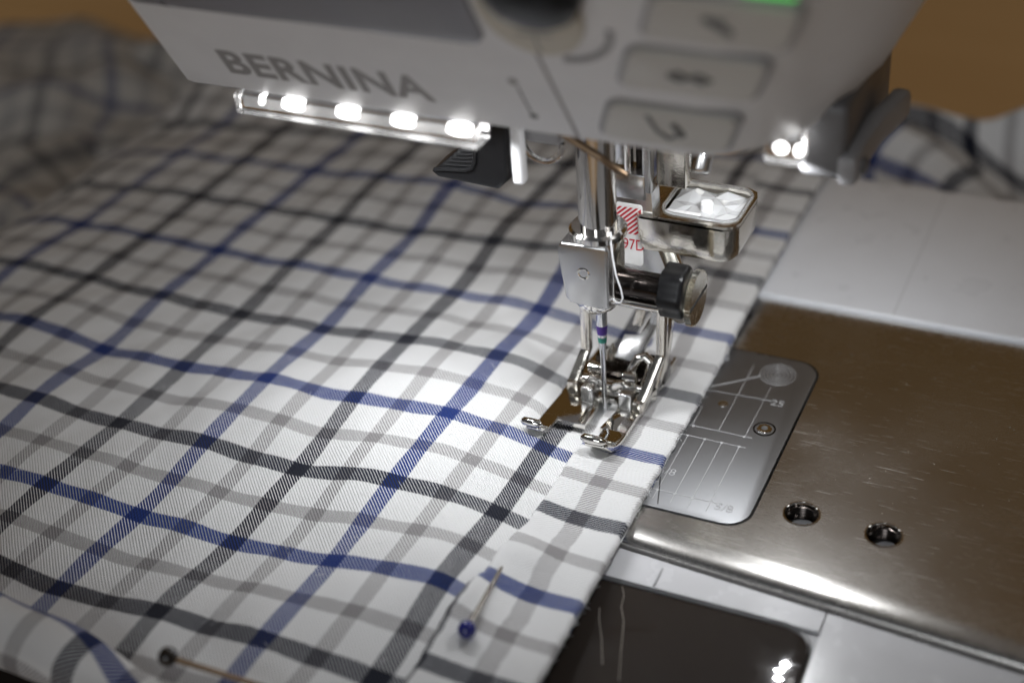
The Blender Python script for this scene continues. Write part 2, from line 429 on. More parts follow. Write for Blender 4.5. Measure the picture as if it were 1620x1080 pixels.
# front of the bed: pale strip, smoked bobbin door, pale plastic beside it
def slope(y): return -2.2-.062*max(0, -32-y)-.0015*max(0, -34-y)**2
def front_poly(x0, x1, yb, yf, lift, nx=6, ny=14, edge=None, t=1.2):
    b = bmesh.new(); rows = []
    for j in range(ny+1):
        f = j/ny; row = []
        for i in range(nx+1):
            x = x0+(x1-x0)*i/nx; ybx = yb(x) if callable(yb) else yb
            y = ybx+(yf-ybx)*f
            row.append(b.verts.new((x, y, slope(y)+lift)))
        rows.append(row)
    for j in range(ny):
        for i in range(nx): b.faces.new((rows[j][i], rows[j][i+1], rows[j+1][i+1], rows[j+1][i]))
    g = bmesh.ops.extrude_face_region(b, geom=b.faces[:])
    bmesh.ops.translate(b, vec=(0, 0, -t), verts=[v for v in g['geom'] if isinstance(v, bmesh.types.BMVert)])
    return b
b = front_poly(-118, 49.6, lambda x: front_y(x)-.6, -36.3, 0)
fs = link_mesh('front_strip', b, 'front', mach)
b = box(22.3, 22.6, -35.9, -31.6, -2.3, -2.17); link_mesh('moulding_line', b, 'lgrey', fs)
b = front_poly(49.9, 128, lambda x: front_y(x)-.6, -120, .05)
fp = link_mesh('front_panel', b, 'front', mach)
b = front_poly(80.0, 80.3, lambda x: front_y(x)-1.2, -110, .09, 1, 12, t=.2); link_mesh('moulding_line', b, 'lgrey', fp)
# door: rounded back right corner
def door(x0, x1, y0, y1, r, lift, t):
    poly = []
    for k in range(9):
        a = math.radians(90-90*k/8); poly.append((x1-r+r*math.cos(a), y1-r+r*math.sin(a)))
    b = bmesh.new(); ny = 20; rows = []
    for j in range(ny+1):
        y = y1+(y0-y1)*(j/ny)**1.5
        dx = 0 if y < y1-r else r-math.sqrt(max(0, r*r-(y-(y1-r))**2))
        rows.append([b.verts.new((x0+(x1-dx-x0)*i/12, y, slope(y)+lift)) for i in range(13)])
    for j in range(ny):
        for i in range(12): b.faces.new((rows[j][i], rows[j][i+1], rows[j+1][i+1], rows[j+1][i]))
    g = bmesh.ops.extrude_face_region(b, geom=b.faces[:])
    bmesh.ops.translate(b, vec=(0, 0, -t), verts=[v for v in g['geom'] if isinstance(v, bmesh.types.BMVert)])
    return b
bd = link_mesh('bobbin_door', door(-90, 49.3, -118, -36.9, 4.5, -.25, 1.0), 'door', mach)
link_mesh('door_surround', front_poly(-118, 49.7, -36.4, -119, -.75, t=2), 'lgrey', mach)
b = tube([(-60, -36.6, -2.42), (44.5, -36.6, -2.42)]+[(44.8+4.4*math.sin(a), -41.0+4.4*math.cos(a), slope(-41+4.4*math.cos(a))-.12) for a in [math.radians(15*k) for k in range(1, 7)]]+[(49.35, y, slope(y)-.1) for y in (-46, -55, -70, -90, -117)], .32, 8)
link_mesh('door_rim', b, 'clear', bd)
b = box(-118, 128, -118, 100, -71.9, -21, 3, 2); link_mesh('free_arm', b, 'white', mach)
b = box(-117, 127, -30, 99, -21.5, -3.2, 1, 1); link_mesh('bed_frame', b, 'dgrey', mach)

# ---- head
FO = Vector((0, -18, 66)); FU = Vector((0, -.5, .866)); FN = Vector((0, -.866, -.5)); FX = Vector((1, 0, 0))
FF = Matrix((FX, FU, FN)).transposed()
base = [(-64.5,-18,1,0), (-40,-18,1,0), (-10,-18,1,0), (10,-18,1,.3), (21,-18.1,1,.9), (25.6,-17.6,.99,1), (28.2,-16.2,.94,1.02), (31.2,-13,.82,1.05), (35.4,-7,.62,1.1), (39.2,3.6,.35,1.1), (41.0,18,.1,1.1),
        (41.5,40,0,1.0), (10,42,0,.4), (-40,42,0,0), (-63,41,0,0), (-64.5,38,0,0), (-64.5,0,.4,0)]
b = bmesh.new(); rings = []
levels = [(66.0,-1.6,0), (66.25,-.6,.0), (67.0,0,1), (72,0,6), (80,0,14), (90,0,24), (100,0,34), (108,0,39), (116,0,41), (150,0,42), (175,-2,42), (180,-8,40)]
cx, cy = -12, 10
for z, ins, dz in levels:
    ring = []
    for x, y, f, r in base:
        px, py = x+.46*dz*r, y-.577*dz*f
        v = Vector((px-cx, py-cy)); l = v.length
        v = v*((l+ins)/l)
        ring.append(b.verts.new((cx+v.x, cy+v.y, z)))
    rings.append(ring)
n = len(base)
for a, c in zip(rings, rings[1:]):
    for k in range(n): b.faces.new((a[k], a[(k+1) % n], c[(k+1) % n], c[k]))
b.faces.new(rings[0]); b.faces.new(rings[-1])
head = link_mesh('head_housing', b, 'white', mach, True, 32)
def on_face(poly, t0, t1, mat, name, bev=.2, parent=head, seg=2):
    return link_mesh(name, prism(poly, t0, t1, bev, seg, FF, FO), mat, parent)
# lettering and printed marks
b = text_bm('BERNINA', 8.3, FF, FO+FX*(-54.3)+FU*5.5+FN*.03, .06, .24, 1.04, -.02, 1.05)
link_mesh('brand_lettering', b, 'letter', head, False)
on_face([(4.9, 1.0), (5.5, 1.0), (4.2, 21.5), (3.6, 21.5)], -.1, .06, 'letter', 'panel_seam', .03)
on_face([(-1.3, 6), (-.95, 6), (-1.35, 12.5), (-1.7, 12.5)], -.1, .05, 'icon', 'thread_path_mark', .02)
link_mesh('thread_path_mark', prism(circle(-1.9, 13.6, .8, 16), -.1, .05, .02, 1, FF, FO), 'letter', head)
link_mesh('thread_path_mark', prism(circle(-.9, 5.2, .7, 16), -.1, .05, .02, 1, FF, FO), 'icon', head)
on_face(rrect(-64.2, -3.2, 22.2, 60, 2.5, 5), -.5, .7, 'window', 'upper_window', .4)
# push buttons stepping up the face
BT = [(20.6, 8.0), (26.3, 21.4), (31.9, 33.2), (37.5, 45)]
for i, (bx_, by_) in enumerate(BT):
    on_face(rrect(bx_-10.1, bx_+10.1, by_-5.1, by_+5.1, 2.2, 5, .38), -.3, .25, 'lgrey', 'button_surround', .2)
    bt = on_face(rrect(bx_-9.3, bx_+9.3, by_-4.4, by_+4.4, 1.8, 5, .38), -.2, .9, 'button', 'push_button', .35, head, 3)
    def ic(path, r=.35):
        b = tube([FO+FX*(bx_+p)+FU*(by_+q)+FN*.93 for p, q in path], r, 8, sx=1)
        link_mesh('icon', b, 'icon', bt)
    if i == 0: ic([(-2.4, 3.0), (-1.6, -.5), (0, -2.2), (1.3, -1.2), (1.6, .6), (1.0, 1.4)]); ic([(1.2, 1.8), (1.9, .2), (2.2, -1)], .5)
    if i == 1: ic([(-3, 0), (-1.6, .9), (-.2, 0), (-1.6, -.9), (-3, 0)], .4); ic([(0, 0), (1.4, .9), (2.8, 0), (1.4, -.9), (0, 0)], .4)
    if i == 2: ic([(-1.6, 1.6), (0, .2), (1.6, -1.2)], .6); ic([(-.4, 1.2), (1, .9)], .5)
on_face(rrect(35.8, 42.6, 40.0, 40.9, .4, 3), .2, .95, 'greenled', 'indicator_light', .2)
# dial with dark dome above the seam
link_mesh('dial_ring', prism([(5.5+7.6*math.cos(a)*(1.0), 31+9.0*math.sin(a)) for a in [2*math.pi*k/36 for k in range(36)]], -.3, .9, .5, 3, FF, FO), 'beige', head)
b = lathe([(7.2, .6), (7.1, 2.4), (6.0, 3.6), (4.0, 4.2), (.01, 4.4)], FO+FX*7.5+FU*37.5, FN, 36, caps=False)
link_mesh('dark_dial', b, 'black', head)
on_face([(5.2, 22.8), (5.5, 22.8), (5.4, 26.5), (5.1, 26.5)], .8, .95, 'icon', 'dial_tick', .02); on_face([(2.6, 26.4), (8.0, 26.9), (8.0, 27.2), (2.6, 26.7)], .8, .95, 'icon', 'dial_tick', .02)
arc = [FO+FX*(8.0+8.2*math.sin(a))+FU*(28.5-7.6*math.cos(a)) for a in [math.radians(q) for q in range(0, 95, 10)]]
link_mesh('embossed_arc', tube(arc, .55, 8), 'lgrey', head)
# arm and pillar (above and outside the picture)
b = box(40, 300, -12, 60, 122, 190, 10, 3); link_mesh('arm', b, 'body', mach)
b = box(215, 300, -20, 95, -71.9, 125, 8, 3); link_mesh('pillar', b, 'body', mach)

# ---- lamps
LED_X = (-50.5, -44.6, -34.6, -24.7, -14.9)
b = box(-55.5, -11.2, -19.4, -14.8, 62.4, 66.2, .6, 3)
ls = link_mesh('lamp_lens', b, 'clear', mach)
b = box(-55.2, -11.6, -14.7, -14.3, 62.7, 66.2, .1, 1); link_mesh('reflector', b, 'reflector', ls)
for i, x in enumerate(LED_X):
    rx = 2.2 if i else .6
    b = bmesh.new(); bmesh.ops.create_uvsphere(b, u_segments=20, v_segments=12, radius=1)
    for v in b.verts: v.co = Vector((x+v.co.x*rx, -17.6+v.co.y*.9, 64.7+v.co.z*(.72 if i else .45)))
    link_mesh('led', b, 'led', ls)
    if i: area('strip_lamp', (x, -17.4, 62.1), (x*.8, -13, 0), 3.4, 58, (.965, .98, 1), spread=math.radians(140))
b = box(30.4, 36.2, -8.6, -3.6, 61.4, 66.4, .8, 3); rl = link_mesh('lamp_lens', b, 'clear', mach)
for x, r in ((32.8, 1.1), (35.2, .45)):
    b = bmesh.new(); bmesh.ops.create_uvsphere(b, u_segments=20, v_segments=12, radius=1)
    for v in b.verts: v.co = Vector((x+v.co.x*r, -6.5+v.co.y*1.0, 63.8+v.co.z*.95))
    link_mesh('led', b, 'led', rl)
for lx, ly in ((33.4, -8.2), (33.0, -5.6), (33.6, -3.2)): area('side_lamp', (lx, ly, 61.0), (lx-14, -10, 0), 1.5, 72, (.965, .98, 1))

area('rear_fill', (27, 26, 64), (44, 62, 0), 9, 62, (.965, .98, 1))  # unseen lamp added under the head to brighten the rear cover
# ---- things under the head
link_mesh('needle_bar', lathe([(3.25, 40.6), (3.25, 74)], (0, 0, 0), n=40), 'chrome', mach)
cl = link_mesh('needle_clamp', prism([(-5.6, 38.2), (-5.75, 36.5), (-4.7, 28.2), (-3.8, 27.1), (2.6, 26.8), (3.3, 27.6), (3.5, 38.4), (3.1, 39.3), (-5.0, 39.0)], -2.2, 4.6, .55, 3, Matrix(((1,0,0),(0,0,-1),(0,1,0)))), 'satin', mach)
link_mesh('clamp_collar', lathe([(4.3, 39.0), (4.9, 39.4), (4.95, 40.4), (4.5, 40.9), (3.3, 40.9)], (0, 0, 0), n=36), 'chrome', mach)
link_mesh('clamp_shell', prism([(3.3, 40.0), (3.9, 41.0), (4.1, 40.2), (3.65, 37.5), (3.6, 28.5), (3.4, 26.8), (3.2, 27.5)], -2.6, 2.6, .3, 2, Matrix(((1,0,0),(0,0,-1),(0,1,0)))), 'chrome', cl)
link_mesh('dimple', lathe([(1.15, .02), (.95, .10), (.75, .02), (.55, -.3), (.01, -.4)], (-1.1, -4.6, 33.6), (0, -1, 0), 20, caps=False), 'mirror', cl)
link_mesh('needle_holder', lathe([(1.2, 23.6), (1.9, 23.9), (3.4, 25.2), (3.9, 26.2), (3.9, 27.2)], (-.5, -.3, 0), n=32), 'chrome', cl)
# clamp screw along x
ks = link_mesh('clamp_screw', lathe([(2.5, 3.4), (2.6, 3.6), (2.6, 10.8), (3.0, 10.9), (3.0, 11.6), (2.6, 11.7)], (0, .3, 30.0), (1, 0, 0), 32), 'blackm', mach)
link_mesh('screw_rod', lathe([(.75, 3), (.75, 12)], (0, -2.0, 27.6), (1, 0, 0), 16), 'chrome', ks)
lobes = []
for k in range(48):
    a = 2*math.pi*k/48; lobes.append((.3+(4.3+.26*math.cos(6*a))*math.cos(a), 30.2+(4.5+.26*math.cos(6*a))*math.sin(a)))
link_mesh('clamp_knob', prism(lobes, 11.7, 15.8, .8, 3, Matrix(((0,0,1),(1,0,0),(0,1,0)))), 'black', mach)
kn = []
for k in range(88):
    a = 2*math.pi*k/88; r = 4.7+(.26 if k % 2 else -.26); kn.append((2.2+r*math.cos(a), 28.2+r*math.sin(a)))
kd = link_mesh('knurled_disc', prism(kn, 15.9, 17.0, 0, 1, Matrix(((0,0,1),(1,0,0),(0,1,0)))), 'brass', mach)
link_mesh('coin_slot', box(16.95, 17.06, -2.2, 6.6, 27.9, 28.5), 'cavity', kd)
# presser bar, guide blocks
link_mesh('presser_bar', box(-2.2, 4.6, 10.2, 15, 40.4, 45.4, .35, 2), 'satin', mach)
link_mesh('presser_bar', box(-1.4, .6, 11.8, 14, 46, 75, .25, 2), 'satin', mach)
link_mesh('guide_plate', box(.75, 2.0, 10.6, 12.4, 43.6, 75, .2, 2), 'chrome', mach)
link_mesh('guide_plate', box(2.1, 4.0, 12.6, 14.4, 44, 75, .2, 2), 'blackm', mach)
link_mesh('guide_plate', box(4.1, 5.6, 10.4, 12.4, 42.0, 75, .2, 2), 'satin', mach)
link_mesh('guide_plate', box(5.7, 11.0, 12.8, 16.0, 42.5, 75, .3, 2), 'nickel', mach)
link_mesh('frame_screw', lathe([(2.2, 0), (2.2, 6), (1.8, 6.6), (.01, 6.7)], (10.6, 24.5, 47.0), (0, -.6, -.8), 20, caps=False), 'satin', mach)
# needle threader lever, white tab, clear guide, wire
FXZ = Matrix(((1,0,0),(0,0,-1),(0,1,0)))                  # outline in x,z extruded towards the operator
lev = prism([(-28.9,48.1), (-27.6,47.1), (-16.4,46.6), (-14.4,48.6), (-13.5,66), (-17.2,66), (-18.0,57.9), (-19.2,56.4), (-19.8,54.5), (-23.0,53.4), (-26.6,50.1)], -2.0, 4.0, .9, 3, FXZ)
lv = link_mesh('threader_lever', lev, 'black', mach)
for k in range(5):
    z = 50.1+.78*k; x0 = -26.0+.75*k
    link_mesh('grip_ridge', tube([(x0, -4.0, z), (x0+2.4, -4.15, z+.25), (-20.3, -4.05, z+.6)], .2, 8), 'black', lv)
link_mesh('lever_edge', tube([(-28.0, -4.0, 48.8), (-25.5, -4.3, 49.4), (-22.1, -4.4, 49.8), (-20.6, -4.35, 50.4), (-20.1, -4.25, 51.4), (-19.8, -4.1, 54.2)], .38, 10), 'black', lv)
link_mesh('threader_tab', box(-10.4, -8.4, -10.2, -8.0, 52.0, 70, .6, 3), 'white', mach)
arc = [(-6.6+3.4*math.cos(a), -6, 58.3+3.6*math.sin(a)) for a in [math.radians(q) for q in range(170, 371, 12)]]
link_mesh('thread_hook', tube(arc, .55, 10), 'clear', mach)
link_mesh('thread_hook', box(-10.6, -3.0, -7.5, -4.8, 58.6, 66.5, .5, 2), 'lgrey', mach)
link_mesh('take_off_wire', tube([(-3, -7.5, 61.5), (1.1, -7, 58.9), (3.8, -7, 57.6), (6.2, -7, 56.0), (7.6, -6, 54.6)], [.75, .7, .65, .6, .4], 10), 'wire', mach)
# presser lifter behind the right lamp
link_mesh('lifter_block', box(34.5, 41.6, -3.8, 26, 57.8, 70, 1.2, 3), 'dgrey', mach)
lf = [(41.9,-4.4,59.6), (42.2,2,59.8), (43.0,10,60.4), (44.0,15,60.4), (44.5,19,60.2), (44.6, 21, 60.0)]
link_mesh('lifter_lever', bar(lf, 3.2, 5.0, 1.1, (1,0,0)), 'lgrey', mach)
link_mesh('lifter_pivot', lathe([(1.3, 0), (1.3, .8), (1.0, 1.0)], (43.4, -1.2, 59.6), (1, -.3, 0), 16), 'dgrey', mach)

# ------------------------------------------------------------------ the presser foot
foot = thing('presser_foot', (0, 3, 2.2), 'polished chrome presser foot with two upturned toes and a striped shank label', 'presser foot')
Z0, Z1 = 2.0, 3.0
def ski(x0, x1, pts, tip_dx=0):
    """toe strip following (y, z) points, thickness about 1 mm"""
    b = bmesh.new(); top, bot = [], []
    for i, (y, z) in enumerate(pts):
        f = i/(len(pts)-1); sh = tip_dx*f*f; nar = .35*f*f*f
        top.append([b.verts.new((xx+sh, y, z)) for xx in (x0+nar, x1-nar)])
        j = max(0, min(len(pts)-2, i)); dy, dz = pts[j+1][0]-pts[j][0], pts[j+1][1]-pts[j][1]; l = math.hypot(dy, dz)
        bot.append([b.verts.new((xx+sh, y+(-dz/l)*-1.0*-1, z-abs(dy/l)*1.25)) for xx in (x0+nar, x1-nar)])
    for i in range(len(pts)-1):
        b.faces.new((top[i][0], top[i][1], top[i+1][1], top[i+1][0])); b.faces.new((bot[i][0], bot[i+1][0], bot[i+1][1], bot[i][1]))
        for s in (0, 1): b.faces.new((top[i][s], top[i+1][s], bot[i+1][s], bot[i][s]))
    b.faces.new((top[0][0], top[0][1], bot[0][1], bot[0][0])); b.faces.new((top[-1][0], top[-1][1], bot[-1][1], bot[-1][0]))
    bmesh.ops.recalc_face_normals(b, faces=b.faces[:])
    bevel_all(b, .3, 3, .6)
    return b
sole_l = [(-9.6,-6.2), (-6.7,-6.2), (-6.5,-6.8), (-1.15,-6.7), (-1.05,-.4), (-1.6,1.6), (1.0,2.2), (1.5,17), (-7.9,17), (-8.3,8), (-8.7,5.2), (-9.2,1.5), (-9.0,1.0)]
sl = link_mesh('sole', prism(sole_l, Z0, Z1, .22, 2), 'mirror', foot)
sole_r = [(1.55,-6.4), (2.4,-7.0), (6.7,-7.0), (6.8,-.9), (7.1,-.4), (7.1,5.0), (7.75,5.6), (7.8,17), (1.6,17), (1.1,2.2), (2.2,.8), (2.5,-.8)]
sr = link_mesh('sole', prism(sole_r, Z0, Z1, .22, 2), 'mirror', foot)
link_mesh('toe', ski(-9.7, -6.5, [(-5.6, 3.02), (-7.2, 3.02), (-8.6, 3.1), (-9.9, 3.4), (-11.0, 4.0), (-11.9, 4.9), (-12.4, 5.7)], -.5), 'mirror', foot)
link_mesh('toe', ski(2.2, 6.75, [(-6.2, 3.02), (-7.6, 3.02), (-9.2, 3.1), (-10.7, 3.4), (-11.9, 4.0), (-12.8, 4.9), (-13.4, 5.8)], -.9), 'mirror', foot)
link_mesh('toe_lip', tube([(-10.95, -12.4, 5.72), (-10.75, -12.45, 5.74), (-10.3, -12.5, 5.78), (-9.0, -12.55, 5.82), (-7.6, -12.5, 5.76), (-7.1, -12.45, 5.7), (-6.9, -12.4, 5.66)], [.15, .5, .76, .8, .76, .5, .15], 16), 'mirror', foot)
link_mesh('toe_lip', tube([(.9, -13.4, 5.85), (1.1, -13.45, 5.87), (1.6, -13.5, 5.9), (3.0, -13.6, 5.95), (4.6, -13.5, 5.84), (5.3, -13.4, 5.7), (5.6, -13.3, 5.6)], [.15, .52, .8, .84, .8, .52, .15], 16), 'mirror', foot)
link_mesh('sole_rib', tube([(-2.4, -6.3, 3.0), (-2.5, -1.5, 3.05)], .3, 8), 'mirror', foot)
link_mesh('sole_ridge', bar([(6.95, -.4, 3.1), (7.0, 5.2, 3.3), (7.6, 6, 3.6), (7.7, 16.8, 3.7)], .5, 1.2, .15, (1,0,0)), 'mirror', foot)
for x0, x1, y0, y1 in ((-4.5, -2.1, -.5, 2.6), (2.7, 5.2, -.2, 3.0)):
    link_mesh('hinge_post', box(x0, x1, y0, y1, 2.9, 6.2, .28, 3), 'satin', foot)
# forked ankle
link_mesh('fork_arm', bar([(-5.6, 6.5, 28), (-5.6, 6.2, 20), (-5.7, 6.0, 10.4), (-6.2, 4.4, 8.2), (-6.9, 1.8, 5.2), (-6.9, 1.6, 3.6)], 1.9, 1.7, .35, (1,0,0)), 'nickel', foot)
link_mesh('fork_arm', bar([(9.2, 6.5, 27), (9.0, 6.2, 20), (8.9, 6.0, 12.6), (8.4, 4.9, 10.6), (7.2, 2.0, 6.0), (6.4, .2, 3.6)], 1.7, 2.1, .35, (1,0,0)), 'nickel', foot)
link_mesh('hinge_pin', lathe([(.9, -6.2), (.9, 7.2)], (0, 3.4, 5.4), (1, 0, 0), 20), 'chrome', foot)
link_mesh('arm_block', box(-7.7, -5.6, .6, 3.6, 3.1, 6.0, .4, 2), 'nickel', foot)
link_mesh('arm_block', box(5.4, 7.5, -.6, 2.4, 3.1, 5.4, .4, 2), 'nickel', foot)
sd = [(-4.2, 2.8, 5.4), (-3.2, 2.7, 6.6), (-2.0, 2.6, 6.4), (-.9, 2.4, 5.6), (.4, 2.4, 5.5), (1.6, 2.6, 6.2), (2.6, 2.8, 6.5), (3.6, 3.0, 5.6), (4.4, 3.2, 4.8)]
link_mesh('saddle', bar(sd, 1.2, 1.5, .3, (0,1,0)), 'mirror', foot)
link_mesh('saddle', bar([(-2.2, 2.9, 5.0), (-1.3, 3.1, 4.4), (0, 3.2, 4.1), (1.6, 3.1, 4.5), (2.6, 2.9, 5.2)], 1.8, 1.6, .3, (0,1,0)), 'mirror', foot)
link_mesh('feed_loop', tube([(2.6, 6.0, 4.0), (3.0, 6.6, 7.4), (3.9, 7.2, 9.4), (5.2, 7.6, 9.9), (6.3, 7.3, 9.0), (6.1, 6.6, 6.6), (5.4, 5.6, 4.0)], .95, 12), 'mirror', foot)
link_mesh('spring_barrel', lathe([(1.1, -4.6), (1.1, -1.9)], (0, 4.6, 7.4), (1, 0, 0), 18), 'mirror', foot)
link_mesh('spring_barrel', lathe([(1.05, 2.2), (1.05, 4.6)], (0, 4.2, 7.0), (1, 0, 0), 18), 'mirror', foot)
link_mesh('pivot_cone', lathe([(1.4, 0), (.9, 1.6), (.15, 3.2)], (-2.4, 9.5, 6.8), (.15, 0, 1), 18), 'nickel', foot)
link_mesh('cross_bar', box(-5.2, 8.4, 8.5, 12.5, 3.2, 7.2, .5, 2), 'blackm', foot)
# bright feed arm at the back, an L with a long neck
FB = Matrix((Vector((1, 0, 0)), Vector((0, .30, .954)), Vector((0, -.954, .30)))).transposed()
FB2 = Matrix((Vector((1, .08, 0)).normalized(), Vector((-.05, .75, .66)).normalized(), Vector((.02, -.65, .76)).normalized())).transposed()
link_mesh('feed_arm', prism([(-1.6, 0), (2.8, -.4), (4.2, 4.4), (5.4, 8.6), (3.4, 8.4), (2.2, 4.9), (-.6, 4.6)], -.6, .6, .2, 2, FB2, (.4, 8.6, 7.6)), 'satin', foot)
link_mesh('feed_arm', prism([(5.0, 6.0), (7.2, 13.2), (7.4, 20), (4.8, 20), (4.5, 13.6), (3.2, 6.0)], -.6, .6, .2, 2, FB, (.2, 12.6, 6.6)), 'satin', foot)
link_mesh('feed_arm', prism([(.8, 7.0), (2.6, 7.0), (3.8, 14), (3.9, 20), (2.2, 20), (1.8, 14)], -.8, .4, .2, 2, FB, (0, 10.6, 6.0)), 'nickel', foot)
link_mesh('feed_arm_side', bar([(9.5, 9, 22), (8.8, 9.4, 13), (8.2, 9.0, 8), (7.6, 7.0, 4)], .9, 3.4, .25, (1,0,0)), 'nickel', foot)
link_mesh('side_eyelet', lathe([(1.7, -.6), (1.9, 0), (1.7, .6), (.8, .6), (.8, -.6)], (12.0, 7.5, 20.8), (.5, -1, .1), 20), 'nickel', foot)
# shank with number label
sh = link_mesh('shank', prism([(-2.4, 42.0), (-2.4, 30), (-.8, 26.6), (2.6, 25.8), (7.0, 24.6), (10.4, 24.5), (9.6, 27.5), (6.0, 33.0), (5.6, 42.0)], -14.5, -10.7, .3, 2, FXZ), 'satin', foot)
link_mesh('shank_arm', bar([(6.5, 12.5, 34), (8.4, 11.4, 30.5), (10.6, 9.5, 27.6), (11.5, 8, 25)], 3.0, 2.6, .5, (1,0,0)), 'brass', foot)
lab = link_mesh('number_label', prism(rrect(-1.0, 3.9, 27.2, 39.4, .5, 4), -10.66, -10.5, .04, 1, FXZ), 'label', foot)
for k in range(15):                                       # slanted red stripes in the upper half, cut to the label
    c = 26.2+.95*k; pts = []
    x0_, x1_, zlo, zhi, wd = -.8, 3.7, 33.4, 38.7, .5
    def clip(poly, f):
        out = []
        for i in range(len(poly)):
            p, q = poly[i], poly[(i+1) % len(poly)]; a, b2 = f(p), f(q)
            if a >= 0: out.append(p)
            if a*b2 < 0: out.append((p[0]+(q[0]-p[0])*a/(a-b2), p[1]+(q[1]-p[1])*a/(a-b2)))
        return out
    poly = [(x0_, c+2), (x1_, c+2+(x1_-x0_)*.95), (x1_, c+2+wd+(x1_-x0_)*.95), (x0_, c+2+wd)]
    poly = clip(poly, lambda p: p[1]-zlo); poly = clip(poly, lambda p: zhi-p[1]) if len(poly) > 2 else poly
    if len(poly) > 2: link_mesh('red_stripe', prism(poly, -10.5, -10.46, 0, 1, FXZ), 'red', lab, False)
FT = Matrix(((1,0,0),(0,0,-1),(0,1,0)))
link_mesh('number_print', text_bm('97D', 3.1, FT, (.15, 10.46, 30.3), .03, .0, .76), 'red', lab, False)
# chrome cup with the clear crystal
CUPZ = 38.1
cup_o = [(3.0, 10.4), (3.6, 9.9), (18.6, 9.9), (20.2, 10.6), (21.0, 12.2), (21.2, 21.5), (20.6, 23.4), (18.8, 24.4), (9.0, 24.6), (4.8, 25.4), (4.0, 25.0)]
cup_i = rrect(6.6, 20.4, 11.4, 23.7, 2.6, 6)
b = filled(cup_o, [cup_i], 37.2, CUPZ)
cup = link_mesh('sensor_cup', b, 'nickel', foot)
b = bmesh.new()
mid = Vector((12, 17)); lv0 = [(37.6, 1.0), (36.5, 1.0), (33.0, .985), (31.6, .955), (30.9, .90)]
rg = [[b.verts.new((mid.x+(x-mid.x)*k, mid.y+(y-mid.y)*k if y > 12 else y+(1-k)*4, z)) for x, y in cup_o] for z, k in lv0]
for a, c in zip(rg, rg[1:]):
    for k in range(len(cup_o)): b.faces.new((a[k], a[(k+1) % len(cup_o)], c[(k+1) % len(cup_o)], c[k]))
b.faces.new(rg[-1])
link_mesh('cup_wall', b, 'nickel', cup, True, 50)
link_mesh('cup_floor', prism(rrect(6.2, 20.6, 11.0, 24, 2.6, 6), 35.2, 35.4), 'reflector', cup)
link_mesh('cup_fillet', bar([(3.2, 10.6, 38.2), (3.9, 18, 40.0), (4.5, 25.4, 41.8)], 1.4, 1.6, .5, (1,0,0)), 'nickel', cup)
b = tube([(p[0], p[1], CUPZ+.1) for p in rrect(6.7, 20.3, 11.5, 23.6, 2.6, 8)]+[(20.3, 21.0, CUPZ+.1)], .34, 10)
link_mesh('crystal_rim', b, 'crystal', cup)
# crystal: faceted milky sheet, white body colour standing in for brightness in clear glass
def facet(x0, x1, y0, y1, zl, h):
    b = bmesh.new(); v = [b.verts.new((x, y, zl)) for x, y in ((x0,y0),(x1,y0),(x1,y1),(x0,y1))]
    t = [b.verts.new((x, y, z)) for (x, y), z in zip(((x0+.3,y0+.3),(x1-.3,y0+.3),(x1-.3,y1-.3),(x0+.3,y1-.3)), h)]
    b.faces.new(v); b.faces.new((t[0], t[1], t[2])); b.faces.new((t[0], t[2], t[3]))
    for k in range(4): b.faces.new((v[k], v[(k+1) % 4], t[(k+1) % 4], t[k]))
    return b
rc_ = random.Random(5); b = bmesh.new(); gx, gy = 6, 5
vv_ = [[b.verts.new((6.9+13.2*(i+(rc_.uniform(-.3, .3) if 0 < i < gx else 0))/gx, 11.7+11.7*(j+(rc_.uniform(-.3, .3) if 0 < j < gy else 0))/gy, 37.1+rc_.uniform(-.75, .6))) for i in range(gx+1)] for j in range(gy+1)]
for j in range(gy):
    for i in range(gx):
        q = (vv_[j][i], vv_[j][i+1], vv_[j+1][i+1], vv_[j+1][i])
        if rc_.random() < .5: b.faces.new(q[:3]); b.faces.new((q[0], q[2], q[3]))
        else: b.faces.new((q[0], q[1], q[3])); b.faces.new(q[1:])
link_mesh('crystal', b, 'sparkle', cup, False)
link_mesh('frosted_block', box(7.2, 13.4, 11.9, 14.2, 33.6, 37.7, .3, 2), 'frost', cup)
link_mesh('frosted_peg', lathe([(1.15, 33.5), (1.15, 38.4), (1.0, 38.6)], (13.6, 16.6, 0), n=24), 'frost', cup)

# ------------------------------------------------------------------ the needle
nd = thing('sewing_needle', (0, 0, .5), 'thin steel sewing needle with purple and green colour bands in the clamp', 'needle')
link_mesh('shaft', lathe([(1.02, 27), (1.02, 20.6), (.95, 19.8), (.72, 17), (.50, 13.6), (.46, 4), (.40, 1.5), (.06, -2.5)], (0, 0, 0), n=24), 'needle', nd)
link_mesh('purple_band', lathe([(1.03, 20.65), (1.04, 20.5), (.985, 19.9), (.90, 18.75)], (0, 0, 0), n=24, caps=False), 'violet', nd)
link_mesh('green_band', lathe([(.855, 18.1), (.76, 17.0)], (0, 0, 0), n=24, caps=False), 'green', nd)
link_mesh('groove', box(-.10, .10, -.62, -.40, 3, 17.5, .04, 1), 'blackm', nd)

th = tube([(3.3, -2.6, 41.4), (3.6, -3.4, 40.0), (4.0, -3.9, 37.6), (4.6, -4.1, 34.2), (5.4, -4.0, 31.4), (5.6, -3.8, 29.6), (5.1, -3.5, 28.4), (4.2, -3.2, 28.0), (3.4, -2.6, 28.3)], .15, 8)
tag(link_mesh('thread', th, 'thread'), 'loose loop of white thread hanging at the side of the needle clamp', 'thread')

